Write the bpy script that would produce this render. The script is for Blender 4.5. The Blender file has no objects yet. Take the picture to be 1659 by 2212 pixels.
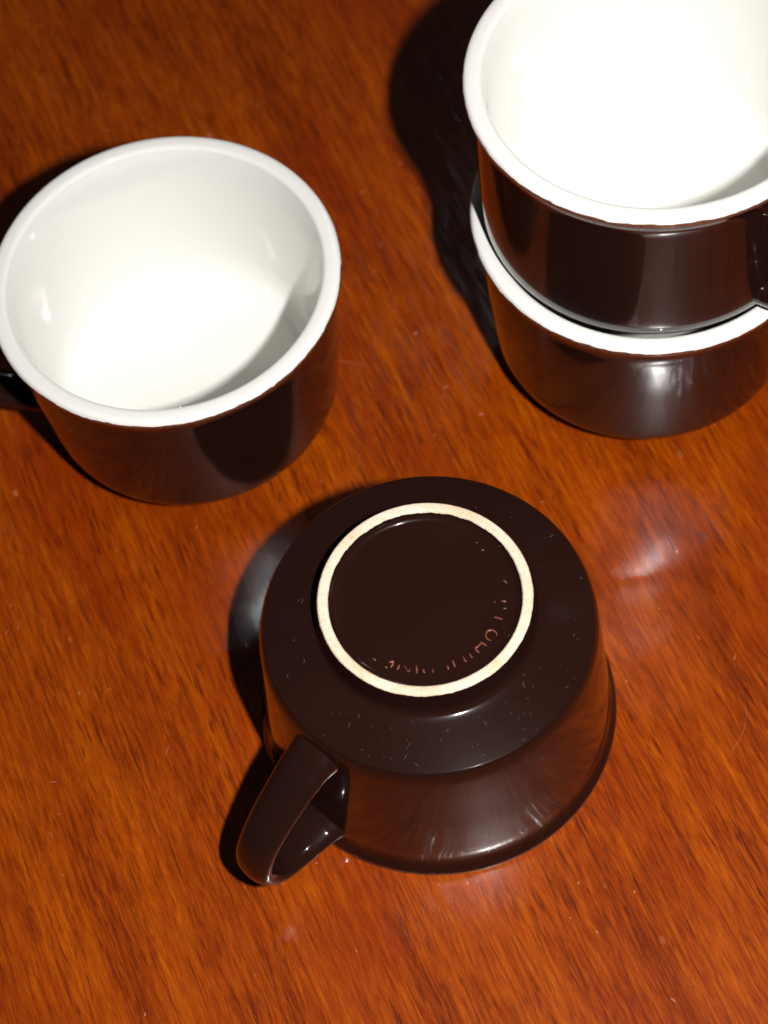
import bpy, bmesh, math, random
from mathutils import Vector, Matrix, noise

S = 0.041                      # metres per rim radius of a cup
sc = bpy.context.scene
COL = sc.collection

# ------------------------------------------------------------------ camera
pitch, roll, dist = math.radians(60.288), math.radians(-8.6), 12.268 * S
fwd = Vector((0, math.cos(pitch), -math.sin(pitch)))
up0 = Vector((0, math.sin(pitch), math.cos(pitch)))
rt0 = Vector((1, 0, 0))
rt = rt0 * math.cos(roll) + up0 * math.sin(roll)
up = up0 * math.cos(roll) - rt0 * math.sin(roll)
cam_data = bpy.data.cameras.new('camera')
cam = bpy.data.objects.new('camera', cam_data)
COL.objects.link(cam)
cam.matrix_world = Matrix(((rt.x, up.x, -fwd.x, -fwd.x * dist),
                           (rt.y, up.y, -fwd.y, -fwd.y * dist),
                           (rt.z, up.z, -fwd.z, -fwd.z * dist),
                           (0, 0, 0, 1)))
cam_data.sensor_fit = 'VERTICAL'
cam_data.sensor_height = 36.0
cam_data.lens = 4439 / 2212 * 36.0
cam_data.clip_start = 0.02
cam_data.clip_end = 50
cam_data.dof.use_dof = True
cam_data.dof.focus_distance = 10.65 * S
cam_data.dof.aperture_fstop = 15.5
sc.camera = cam

# ------------------------------------------------------------------ light
world = bpy.data.worlds.new('World')
sc.world = world
world.use_nodes = True
wn = world.node_tree.nodes
wn['Background'].inputs['Color'].default_value = (1.0, 0.93, 0.86, 1)
wn['Background'].inputs['Strength'].default_value = 0.016

def aim(o, target):
    o.rotation_euler = (Vector(target) - o.location).to_track_quat('-Z', 'Y').to_euler()

def lamp(name, loc, size, power, color, shape='DISK', sy=None):
    d = bpy.data.lights.new(name, 'AREA')
    d.shape = shape
    d.size = size
    if sy: d.size_y = sy
    d.energy = power
    d.color = color
    o = bpy.data.objects.new(name, d)
    COL.objects.link(o)
    o.location = loc
    aim(o, (0, 0, 0))
    return o

# the camera's own pop-up flash, beside the lens (the camera is held upright)
flash = lamp('flash', Vector((1.79, -6.25, 10.87)) * S, 0.20 * S, 3.7, (1.0, 0.985, 0.965), 'RECTANGLE', 0.5 * S)
flash.rotation_euler = cam.matrix_world.to_euler()
# small unseen lamps added for glints in the glaze, as from window panes
for az, el, w in [(73, 51, .5), (69, 46, .7), (66, 40, 1.0), (63, 31, .9), (60, 18, .7), (122, 20, .6)]:
    az, el = math.radians(az), math.radians(el)
    v = Vector((math.cos(az) * math.cos(el), math.sin(az) * math.cos(el), math.sin(el)))
    lamp('glint_light', v * 3.0, 0.055, 0.55 * w, (0.82, 0.91, 1.0), 'RECTANGLE', 0.09)

# dim lamp added in place of ceiling bounce, reflected on the upturned base
lamp('base_reflection_light', Vector((.40, .38, .83)).normalized() * 2.0, 0.55, 0.12, (1.0, .93, .86), 'RECTANGLE', 0.42)

sc.view_settings.view_transform = 'Standard'
sc.view_settings.look = 'None'
sc.view_settings.exposure = 0.0
sc.view_settings.gamma = 1.0
cy = sc.cycles
cy.max_bounces = 12
cy.diffuse_bounces = 8
cy.glossy_bounces = 6
cy.sample_clamp_indirect = 0
cy.sample_clamp_direct = 0
cy.blur_glossy = 0.3
cy.caustics_reflective = True
cy.use_denoising = True
cy.use_adaptive_sampling = False

# ------------------------------------------------------------------ node helpers
class NT:
    def __init__(self, name):
        self.m = bpy.data.materials.new(name)
        self.m.use_nodes = True
        self.t = self.m.node_tree
        self.b = self.t.nodes['Principled BSDF']
    def n(self, kind, **kw):
        nd = self.t.nodes.new(kind)
        for k, v in kw.items():
            setattr(nd, k, v)
        return nd
    def l(self, a, b): self.t.links.new(a, b)
    def coord(self, rot=(0, 0, 0), scale=(1, 1, 1), loc=(0, 0, 0)):
        tc = self.n('ShaderNodeTexCoord')
        m1 = self.n('ShaderNodeMapping'); m1.inputs['Rotation'].default_value = rot
        m2 = self.n('ShaderNodeMapping'); m2.inputs['Scale'].default_value = scale
        m2.inputs['Location'].default_value = loc
        self.l(tc.outputs['Object'], m1.inputs[0]); self.l(m1.outputs[0], m2.inputs[0])
        return m2.outputs[0]
    def noise(self, vec, scale, detail=2, rough=.5, dist=0):
        x = self.n('ShaderNodeTexNoise')
        x.inputs['Scale'].default_value = scale; x.inputs['Detail'].default_value = detail
        x.inputs['Roughness'].default_value = rough; x.inputs['Distortion'].default_value = dist
        self.l(vec, x.inputs['Vector'])
        return x.outputs['Fac']
    def ramp(self, fac, stops):
        r = self.n('ShaderNodeValToRGB')
        el = r.color_ramp.elements
        while len(el) > 1: el.remove(el[-1])
        for i, (p, c) in enumerate(stops):
            e = el[0] if i == 0 else el.new(p)
            e.position = p
            e.color = (c, c, c, 1) if not isinstance(c, tuple) else (*c, 1)
        self.l(fac, r.inputs[0])
        return r.outputs[0]
    def mix(self, fac, a, b, mode='MIX'):
        x = self.n('ShaderNodeMix', data_type='RGBA', blend_type=mode)
        for s, v in ((x.inputs[0], fac), (x.inputs[6], a), (x.inputs[7], b)):
            if isinstance(v, (int, float)): s.default_value = v
            elif isinstance(v, tuple): s.default_value = (*v, 1)
            else: self.l(v, s)
        return x.outputs[2]
    def math(self, op, a, b=0.0, c=None):
        x = self.n('ShaderNodeMath', operation=op)
        for s, v in zip(x.inputs, (a, b, c)):
            if v is None: continue
            if isinstance(v, (int, float)): s.default_value = v
            else: self.l(v, s)
        return x.outputs[0]
    def set(self, key, v):
        s = self.b.inputs[key]
        if isinstance(v, (int, float)): s.default_value = v
        elif isinstance(v, tuple): s.default_value = (*v, 1)
        else: self.l(v, s)
    def bump(self, h, strength, distance, normal=None):
        x = self.n('ShaderNodeBump')
        x.inputs['Strength'].default_value = strength
        x.inputs['Distance'].default_value = distance
        self.l(h, x.inputs['Height'])
        if normal is not None: self.l(normal, x.inputs['Normal'])
        return x.outputs[0]

# ------------------------------------------------------------------ materials
def wood_material():
    g = NT('varnished_wood')
    # grain runs along -75 deg on the table; rotate so that it lies on local X
    R = (0, 0, math.radians(74.5))
    U = 1.0 / S
    warp_v = g.coord(R, (U * .35, U * .9, U))
    def stretched(sx, sy, loc=(0, 0, 0)):
        return g.coord(R, (U * sx, U * sy, U), loc)
    # broad bands of orange and red-brown
    bands = g.noise(stretched(.14, 1.6), 1.0, 4, .55, .5)
    bands2 = g.noise(stretched(.32, 5.0, (3, 7, 0)), 1.0, 4, .6, .4)
    ribbon = g.noise(stretched(1.4, 2.4, (11, 2, 0)), 1.0, 5, .65, 1.0)
    streak = g.noise(stretched(2.0, 26, (5, 1, 0)), 1.0, 5, .68, .9)
    fine = g.noise(stretched(5.5, 64, (1, 9, 0)), 1.0, 4, .72, .8)
    t = g.math('ADD', g.math('MULTIPLY', bands, .26), g.math('MULTIPLY', bands2, .26))
    t = g.math('ADD', t, g.math('MULTIPLY', ribbon, .16))
    t = g.math('ADD', t, g.math('MULTIPLY', streak, .44))
    t = g.math('ADD', t, g.math('MULTIPLY', fine, .52))
    # t is centred on 0.80
    t = g.math('ADD', g.math('MULTIPLY', g.math('SUBTRACT', t, .82), 1.28), .505)
    base = g.ramp(t, [(.22, (.075, .0075, .0003)), (.37, (.155, .0180, .0004)), (.50, (.250, .0355, .0004)),
                      (.64, (.345, .0620, .0006)), (.80, (.440, .1040, .0014))])
    # redder heartwood patches
    red = g.ramp(g.noise(stretched(.45, 1.1, (9, 5, 0)), 1.0, 4, .6, .6), [(.50, 0.0), (.68, .55)])
    base = g.mix(red, base, (.190, .0150, .0006))
    # dark open pores: long hairlines lying along the grain
    dens = g.ramp(g.noise(stretched(.7, 2.4, (6, 6, 0)), 1.0, 3, .6), [(.34, .25), (.60, 1.0)])
    pore = g.noise(stretched(2.5, 44, (2, 4, 0)), 1.0, 4, .65, .6)
    pmask = g.ramp(pore, [(.55, 0.0), (.645, 1.0)])
    pore2 = g.noise(stretched(4.2, 34, (7, 14, 0)), 1.0, 3, .6, .6)
    pmask2 = g.ramp(pore2, [(.59, 0.0), (.68, 1.0)])
    pm = g.math('MULTIPLY', g.math('MAXIMUM', pmask, g.math('MULTIPLY', pmask2, .8)), dens)
    pm = g.math('MULTIPLY', pm, .80)
    col = g.mix(pm, base, (.046, .0052, .0014))
    # a few pale worn flecks and dings
    vor = g.n('ShaderNodeTexVoronoi'); vor.inputs['Scale'].default_value = 1.0
    vd = g.noise(stretched(6, 9, (4, 4, 0)), 1.0, 2)
    g.l(g.coord(R, (U * 1.9, U * 3.3, U)), vor.inputs['Vector'])
    fl = g.ramp(g.math('ADD', vor.outputs['Distance'], g.math('MULTIPLY', g.math('SUBTRACT', vd, .5), .10)), [(.0, 1.0), (.03, .9), (.062, 0.0)])
    rnd = g.n('ShaderNodeSeparateColor'); g.l(vor.outputs['Color'], rnd.inputs[0])
    fl = g.math('MULTIPLY', fl, g.ramp(rnd.outputs[0], [(.62, 0.0), (.95, .5)]))
    col = g.mix(fl, col, (.50, .20, .08))
    g.set('Base Color', col)
    g.set('Roughness', .33)
    g.set('Specular IOR Level', .18)
    g.set('Coat Weight', 1.0)
    g.set('Coat IOR', 1.52)
    smear = g.noise(g.coord((0, 0, .3), (U * .5, U * .5, U)), 1.0, 4, .6)
    g.set('Coat Roughness', g.ramp(smear, [(.3, .075), (.7, .13)]))
    h = g.math('ADD', g.math('MULTIPLY', streak, .55), g.math('MULTIPLY', fine, .3))
    h = g.math('SUBTRACT', h, g.math('MULTIPLY', pmask, .25))
    nb = g.bump(h, .35, .00012)
    g.l(nb, g.b.inputs['Normal'])
    g.l(nb, g.b.inputs['Coat Normal'])
    return g.m

def brown_material():
    g = NT('brown_glaze')
    U = 1.0 / S
    tc = g.n('ShaderNodeTexCoord')
    sep = g.n('ShaderNodeSeparateXYZ'); g.l(tc.outputs['Object'], sep.inputs[0])
    v = g.coord((0, 0, 0), (U, U, U))
    cloud = g.noise(v, 2.5, 3, .5)
    base = g.mix(cloud, (.0125, .0040, .0029), (.0175, .0058, .0042))
    # the glaze runs thin over the edge just under the white lip
    zz = g.math('MULTIPLY', sep.outputs['Z'], U)
    jag = g.math('MULTIPLY', g.math('SUBTRACT', g.noise(v, 26, 3, .7), .5), .012)
    band = g.ramp(g.math('ADD', g.math('ADD', zz, jag), -0.858), [(.476, 0.0), (.483, .7), (.500, 1.0)])
    grit = g.ramp(g.noise(v, 60, 2, .7), [(.35, .35), (.65, 1.0)])
    col = g.mix(g.math('MULTIPLY', band, grit), base, (.17, .060, .033))
    g.set('Base Color', col)
    g.set('Roughness', .30)
    g.set('Specular IOR Level', .03)
    g.set('Coat Weight', 1.0)
    g.set('Coat IOR', 1.41)
    g.set('Coat Roughness', g.ramp(g.noise(v, 1.7, 3, .6), [(.3, .065), (.7, .10)]))
    nb = g.bump(g.noise(v, 2.4, 1, .4), .07, .0006)
    g.l(nb, g.b.inputs['Normal'])
    g.l(nb, g.b.inputs['Coat Normal'])
    return g.m

def white_material():
    g = NT('white_glaze')
    U = 1.0 / S
    v = g.coord((0, 0, 0), (U, U, U))
    g.set('Base Color', g.mix(g.noise(v, 1.4, 2), (.755, .740, .705), (.785, .770, .733)))
    g.set('Roughness', .045)
    g.set('IOR', 1.52)
    nb = g.bump(g.noise(v, 2.6, 1, .4), .12, .0006)
    g.l(nb, g.b.inputs['Normal'])
    return g.m

def clay_material():
    g = NT('unglazed_clay')
    U = 1.0 / S
    v = g.coord((0, 0, 0), (U, U, U))
    sp = g.ramp(g.noise(v, 38, 4, .75), [(.28, (.45, .31, .20)), (.40, (.68, .55, .41)), (.60, (.76, .65, .51))])
    blot = g.ramp(g.noise(v, 3.5, 3, .6), [(.42, (1, 1, 1)), (.72, (.92, .76, .60))])
    g.set('Base Color', g.mix(1.0, sp, blot, 'MULTIPLY'))
    g.set('Roughness', .8)
    g.l(g.bump(g.noise(v, 70, 3, .7), .5, .0003), g.b.inputs['Normal'])
    return g.m

def thin_glaze_material():
    g = NT('thin_glaze')
    U = 1.0 / S
    v = g.coord((0, 0, 0), (U, U, U))
    g.set('Base Color', g.ramp(g.noise(v, 18, 2), [(.35, (.060, .018, .011)), (.6, (.19, .062, .036))]))
    g.set('Roughness', .25)
    return g.m

def lint_material():
    g = NT('pale_lint')
    g.set('Base Color', (.10, .096, .095)); g.set('Roughness', .8)
    return g.m

def speck_material():
    g = NT('varnish_specks')
    g.set('Base Color', (.46, .20, .10)); g.set('Roughness', .5)
    return g.m

SPECK = speck_material()
WOOD, BROWN, WHITE, CLAY, THIN, LINT = (wood_material(), brown_material(), white_material(),
                                        clay_material(), thin_glaze_material(), lint_material())

# ------------------------------------------------------------------ mesh helpers
def link(name, bm, mat, parent=None, smooth=True):
    me = bpy.data.meshes.new(name)
    bmesh.ops.recalc_face_normals(bm, faces=bm.faces)
    bm.to_mesh(me); bm.free()
    me.materials.append(mat)
    if smooth:
        me.polygons.foreach_set('use_smooth', [True] * len(me.polygons))
    o = bpy.data.objects.new(name, me)
    COL.objects.link(o)
    if parent: o.parent = parent
    return o

def spline(pts, step=6):
    """Catmull-Rom through the points."""
    out = []
    n = len(pts)
    for i in range(n - 1):
        p0 = pts[max(i - 1, 0)]; p1 = pts[i]; p2 = pts[i + 1]; p3 = pts[min(i + 2, n - 1)]
        for k in range(step):
            t = k / step
            out.append(tuple(.5 * ((2 * b) + (-a + c) * t + (2 * a - 5 * b + 4 * c - d) * t * t
                                   + (-a + 3 * b - 3 * c + d) * t ** 3)
                             for a, b, c, d in zip(p0, p1, p2, p3)))
    out.append(tuple(pts[-1]))
    return out

SEG = 256
def edge_wobble(ang, seed, amp):
    p = Vector((math.cos(ang) * 3, math.sin(ang) * 3, seed))
    return amp * (.6 * noise.noise(p * 2.2) + .5 * noise.noise(p * 9) + .35 * noise.noise(p * 27))

def lathe(prof, start=None, end=None):
    """prof: (r, z) list in cup units; start/end = (seed, amp) makes that edge uneven along the profile."""
    bm = bmesh.new()
    rows = []
    N = len(prof)
    for i, (r, z) in enumerate(prof):
        if r < 1e-6:
            rows.append([bm.verts.new((0, 0, z * S))]); continue
        row = []
        for k in range(SEG):
            a = 2 * math.pi * k / SEG
            rr, z2 = r, z
            for e, j, o in ((start, 0, 1), (end, N - 1, -1)):
                if e and i == j:
                    q = prof[j + o]; dx, dz = q[0] - r, q[1] - z
                    m = math.hypot(dx, dz) or 1
                    w = edge_wobble(a, e[0], e[1]) * e[2]
                    rr += dx / m * w; z2 += dz / m * w
            row.append(bm.verts.new((rr * math.cos(a) * S, rr * math.sin(a) * S, z2 * S)))
        rows.append(row)
    for a, b in zip(rows, rows[1:]):
        if len(a) == 1 and len(b) == 1: continue
        for k in range(SEG):
            k2 = (k + 1) % SEG
            if len(b) == 1: bm.faces.new((a[k], a[k2], b[0]))
            elif len(a) == 1: bm.faces.new((a[0], b[k2], b[k]))
            else: bm.faces.new((a[k], a[k2], b[k2], b[k]))
    return bm

H = 1.387
NECK = [(.954, 1.16), (.9560, 1.215), (.961, 1.258), (.971, 1.290), (.985, 1.315), (.996, 1.335), (1.000, 1.350), (.997, 1.363)]
BODY = (spline([(.550, .010), (.552, .035), (.556, .085), (.561, .130), (.568, .158), (.580, .177), (.600, .188), (.640, .200),
                (.720, .221), (.800, .243), (.845, .2560), (.8530, .2584), (.8545, .2589)], 4)
        + spline([(.8572, .2612), (.8592, .2634), (.870, .281), (.880, .308), (.887, .340), (.893, .39), (.904, .50), (.921, .70),
                  (.936, .88), (.948, 1.06)] + NECK, 4))
# the top cup of the stack was thrown a little fuller at the shoulder
BODY_FULL = spline([(.550, .010), (.552, .035), (.558, .085), (.566, .125), (.585, .150), (.640, .168), (.730, .195), (.810, .228),
                    (.860, .256), (.893, .288), (.918, .328), (.932, .370), (.938, .43), (.941, .55), (.945, .78), (.950, 1.02)] + NECK, 4)
LIP = [(.997, 1.363), (.987, 1.378), (.966, 1.386), (.938, 1.387), (.914, 1.384), (.899, 1.373), (.892, 1.345),
       (.880, 1.27), (.868, 1.05), (.850, .75), (.836, .50), (.826, .39), (.798, .305), (.745, .252), (.670, .224),
       (.50, .214), (.25, .212), (0, .212)]
RING = [(.550, .010), (.545, .003), (.536, .0), (.510, .0), (.499, .003), (.494, .012)]
BASE = [(.494, .012), (.489, .030), (.474, .046), (.442, .053), (.28, .056), (0, .056)]

def handle_mesh(path, w0=.135, t0=.052):
    """path: (rho, z, half width, half thickness) in the plane of the handle (local +X)."""
    bm = bmesh.new()
    pts = spline(path, 8)
    M = 28
    rows = []
    for i, (r, z, hw, ht) in enumerate(pts):
        a = pts[max(i - 1, 0)]; b = pts[min(i + 1, len(pts) - 1)]
        tx, tz = b[0] - a[0], b[1] - a[1]
        m = math.hypot(tx, tz); tx /= m; tz /= m
        nx, nz = -tz, tx
        row = []
        for k in range(M):
            u = 2 * math.pi * k / M
            c, s = math.cos(u), math.sin(u)
            p = 2.0 / 2.15
            yy = math.copysign(abs(c) ** p, c) * hw
            q = math.copysign(abs(s) ** p, s) * ht
            row.append(bm.verts.new(((r + nx * q) * S, yy * S, (z + nz * q) * S)))
        rows.append(row)
    for a, b in zip(rows, rows[1:]):
        for k in range(M):
            k2 = (k + 1) % M
            bm.faces.new((a[k], a[k2], b[k2], b[k]))
    bm.faces.new(rows[0]); bm.faces.new(rows[-1][::-1])
    return bm

# the upright cup frame: handle from below the lip out and back to above the shoulder
HPATH = [(.918, 1.205, .178, .092), (.962, 1.206, .154, .076), (1.03, 1.208, .136, .064), (1.18, 1.190, .120, .055),
         (1.33, 1.13, .117, .060), (1.42, 1.01, .115, .061), (1.435, .875, .115, .061), (1.375, .74, .115, .061),
         (1.26, .62, .119, .060), (1.12, .520, .126, .063), (1.02, .460, .132, .066), (.965, .438, .134, .072), (.915, .425, .142, .084), (.868, .418, .152, .096)]

def build_cup(name, profile=None):
    root = bpy.data.objects.new(name, None)
    root.empty_display_size = .02
    COL.objects.link(root)
    link('body', lathe(profile or BODY, (1.0, .006, 1), (5.0, .010, 1)), BROWN, root)
    link('lining', lathe(spline(LIP, 4), (5.0, .010, -1)), WHITE, root)
    link('foot_ring', lathe(spline(RING, 3), (1.0, .006, -1), (9.0, .008, -1)), CLAY, root)
    link('base', lathe(spline(BASE, 4), (9.0, .008, 1)), BROWN, root)
    link('handle', handle_mesh(HPATH), BROWN, root)
    return root

def copy_cup(src):
    r = src.copy(); COL.objects.link(r)
    for ch in list(src.children):
        c = ch.copy(); COL.objects.link(c); c.parent = r
    return r

# ------------------------------------------------------------------ table
table = bpy.data.objects.new('table', None)
COL.objects.link(table)
table['label'] = 'varnished orange brown wooden table under all the cups'
table['category'] = 'table'
bm = bmesh.new()
bmesh.ops.create_cube(bm, size=1, matrix=Matrix.Translation((0, 0, -.0125)) @ Matrix.Diagonal((1.5, 1.1, .025, 1)))
bmesh.ops.bevel(bm, geom=[e for e in bm.edges], offset=.003, segments=3, affect='EDGES')
link('tabletop', bm, WOOD, table, smooth=False)

# ------------------------------------------------------------------ cups
GROUP = 'matching brown cups with white insides'
def place(o, x, y, z, az, label, tilt=(0, 0), flip=False):
    M = Matrix.Translation((x * S, y * S, z * S))
    M = M @ Matrix.Rotation(tilt[0], 4, 'Y') @ Matrix.Rotation(-tilt[1], 4, 'X')
    M = M @ Matrix.Rotation(math.radians(az), 4, 'Z')
    if flip:
        M = M @ Matrix.Rotation(math.pi, 4, 'X')
    o.matrix_world = M
    o['label'] = label; o['category'] = 'cup'; o['group'] = GROUP

left = build_cup('cup')
place(left, -1.022, .948, 0, 180, 'upright brown cup standing alone at the left, white inside facing up')
lower = copy_cup(left)
place(lower, 1.722, .922, 0, 15, 'bottom cup of the stack of two, only its white rim and brown side showing')
upper = build_cup('cup', BODY_FULL)
place(upper, 1.730, .926, 1.088, -57, 'top cup of the stack of two, its white inside open to view', tilt=(-.003, .015))
down = copy_cup(left)
place(down, .14, -1.313, H, -139, 'brown cup turned upside down with its pale foot ring showing', flip=True)

# ------------------------------------------------------------------ wear on the table top
def tube(bm, pts, rad, sides=6, taper=True):
    rows = []
    n = len(pts)
    for i, p in enumerate(pts):
        d = (pts[min(i + 1, n - 1)] - pts[max(i - 1, 0)]).normalized()
        a = d.cross(Vector((0, 0, 1)))
        if a.length < 1e-6: a = Vector((1, 0, 0))
        a.normalize(); b = d.cross(a)
        f = 1.0
        if taper: f = .35 + .65 * math.sin(math.pi * (i + .5) / n)
        rows.append([bm.verts.new(p + (a * math.cos(u) + b * math.sin(u) * .5) * rad * f)
                     for u in (2 * math.pi * k / sides for k in range(sides))])
    for r0, r1 in zip(rows, rows[1:]):
        for k in range(sides):
            k2 = (k + 1) % sides
            bm.faces.new((r0[k], r0[k2], r1[k2], r1[k]))
    bm.faces.new(rows[0][::-1]); bm.faces.new(rows[-1])

random.seed(11)
bm = bmesh.new()
for k in range(260):
    x, y = random.uniform(-4, 4.5), random.uniform(-4.5, 5.5)
    a = random.uniform(0, math.pi)
    L = random.choice([.006, .008, .010, .012, .016, .03])
    r = random.uniform(.0015, .0042) if L < .02 else .0014
    if k % 22 == 0:
        L, r = random.uniform(.08, .20), .0008
    c = random.uniform(-.25, .25) * L
    pts = [Vector(((x + math.cos(a) * L * q - math.sin(a) * c * (1 - q * q)) * S,
                   (y + math.sin(a) * L * q + math.cos(a) * c * (1 - q * q)) * S, .00002)) for q in (-1, -.5, 0, .5, 1)]
    tube(bm, pts, r * S, 5)
o = link('specks', bm, SPECK, table)
o['kind'] = 'stuff'

# ------------------------------------------------------------------ stamped lettering on the upturned base
camloc = -fwd * dist
def pixel_on_plane(u, v, z):
    """point of the photograph (1659 x 2212) on the level plane z (cup units)"""
    d = fwd * 4439 + rt * (u - 829.5) - up * (v - 1106)
    t = (z * S - camloc.z) / d.z
    return camloc + d * t
def crop(x, y): return ((850 + x * .2411) * .92167, (1300 + y * .2411) * .92167)
strokes = [[(95, 1005), (112, 1018), (130, 1028)], [(255, 1045), (305, 1035)], [(300, 1040), (290, 1070), (272, 1095)],
           [(215, 1090), (240, 1100)], [(358, 1070), (348, 1095), (335, 1120)], [(405, 1080), (425, 1110), (440, 1140)],
           [(440, 1140), (452, 1128), (462, 1108)], [(522, 1070), (525, 1110), (527, 1155)], [(590, 1110), (594, 1135), (605, 1150)],
           [(683, 1110), (685, 1148)], [(822, 1070), (828, 1095), (834, 1118)], [(872, 1025), (886, 1060), (900, 1095)],
           [(975, 990), (990, 1018), (1008, 1042)], [(1035, 960), (1052, 985), (1070, 1005)],
           [(1145, 850), (1175, 868), (1208, 887)], [(1150, 865), (1120, 890), (1093, 912)], [(1093, 912), (1112, 935), (1132, 955)],
           [(1256, 836), (1222, 826), (1200, 800), (1200, 765), (1222, 738), (1255, 733), (1290, 750), (1305, 775), (1298, 802)],
           [(1275, 605), (1318, 615), (1362, 628)], [(1366, 527), (1384, 522), (1392, 530)], [(1348, 450), (1397, 454)],
           [(1368, 250), (1390, 265), (1405, 292)], [(1280, 455), (1290, 457)],
           [(1155, -50), (1167, -44), (1180, -48)], [(1103, -114), (1118, -120)]]
zb = H - .0555
inv = down.matrix_world.inverted()
bm = bmesh.new()
for s_ in strokes:
    w = [pixel_on_plane(*crop(x, y), zb) for x, y in s_]
    w = [Vector(p) for p in spline([tuple(q) for q in w], 5)]
    tube(bm, [inv @ p for p in w], .0065 * S)
o = link('lettering', bm, THIN, down)
o['label'] = 'broken ring of small letters stamped in the dark base'

# ------------------------------------------------------------------ lint on the upturned cup
random.seed(4)
bpy.context.view_layer.update()
body = [c for c in down.children if c.name.startswith('body')][0]
prof = BODY
bm = bmesh.new()
for k in range(70):
    ang = math.radians(random.gauss(-80, 40) + 0) if random.random() < .75 else random.uniform(0, 2 * math.pi)
    q = random.uniform(.60, .84)
    # find height on profile for that radius (lower, conical part)
    i = min(range(20, 50), key=lambda j: abs(prof[j][0] - q))
    r, z = prof[i]; r2, z2 = prof[i + 1]
    p = Vector((r * math.cos(ang), r * math.sin(ang), H - z)) * S
    nrm = Vector(((z2 - z) * math.cos(ang), (z2 - z) * math.sin(ang), (r2 - r))).normalized()
    tan = nrm.cross(Vector((random.uniform(-1, 1), random.uniform(-1, 1), random.uniform(-1, 1)))).normalized()
    L = .7 * random.choice([.003, .004, .005, .006, .008, .012, .020]) * S * random.uniform(.7, 1.3)
    bend = nrm.cross(tan) * L * random.uniform(-.3, .3)
    base = Vector((.14 * S, -1.313 * S, 0)) + p + nrm * .0022 * S
    pts = [base - tan * L, base + bend, base + tan * L]
    tube(bm, [inv @ x for x in pts], .0013 * S, 4)
o = link('lint', bm, LINT, down)
o['kind'] = 'stuff'
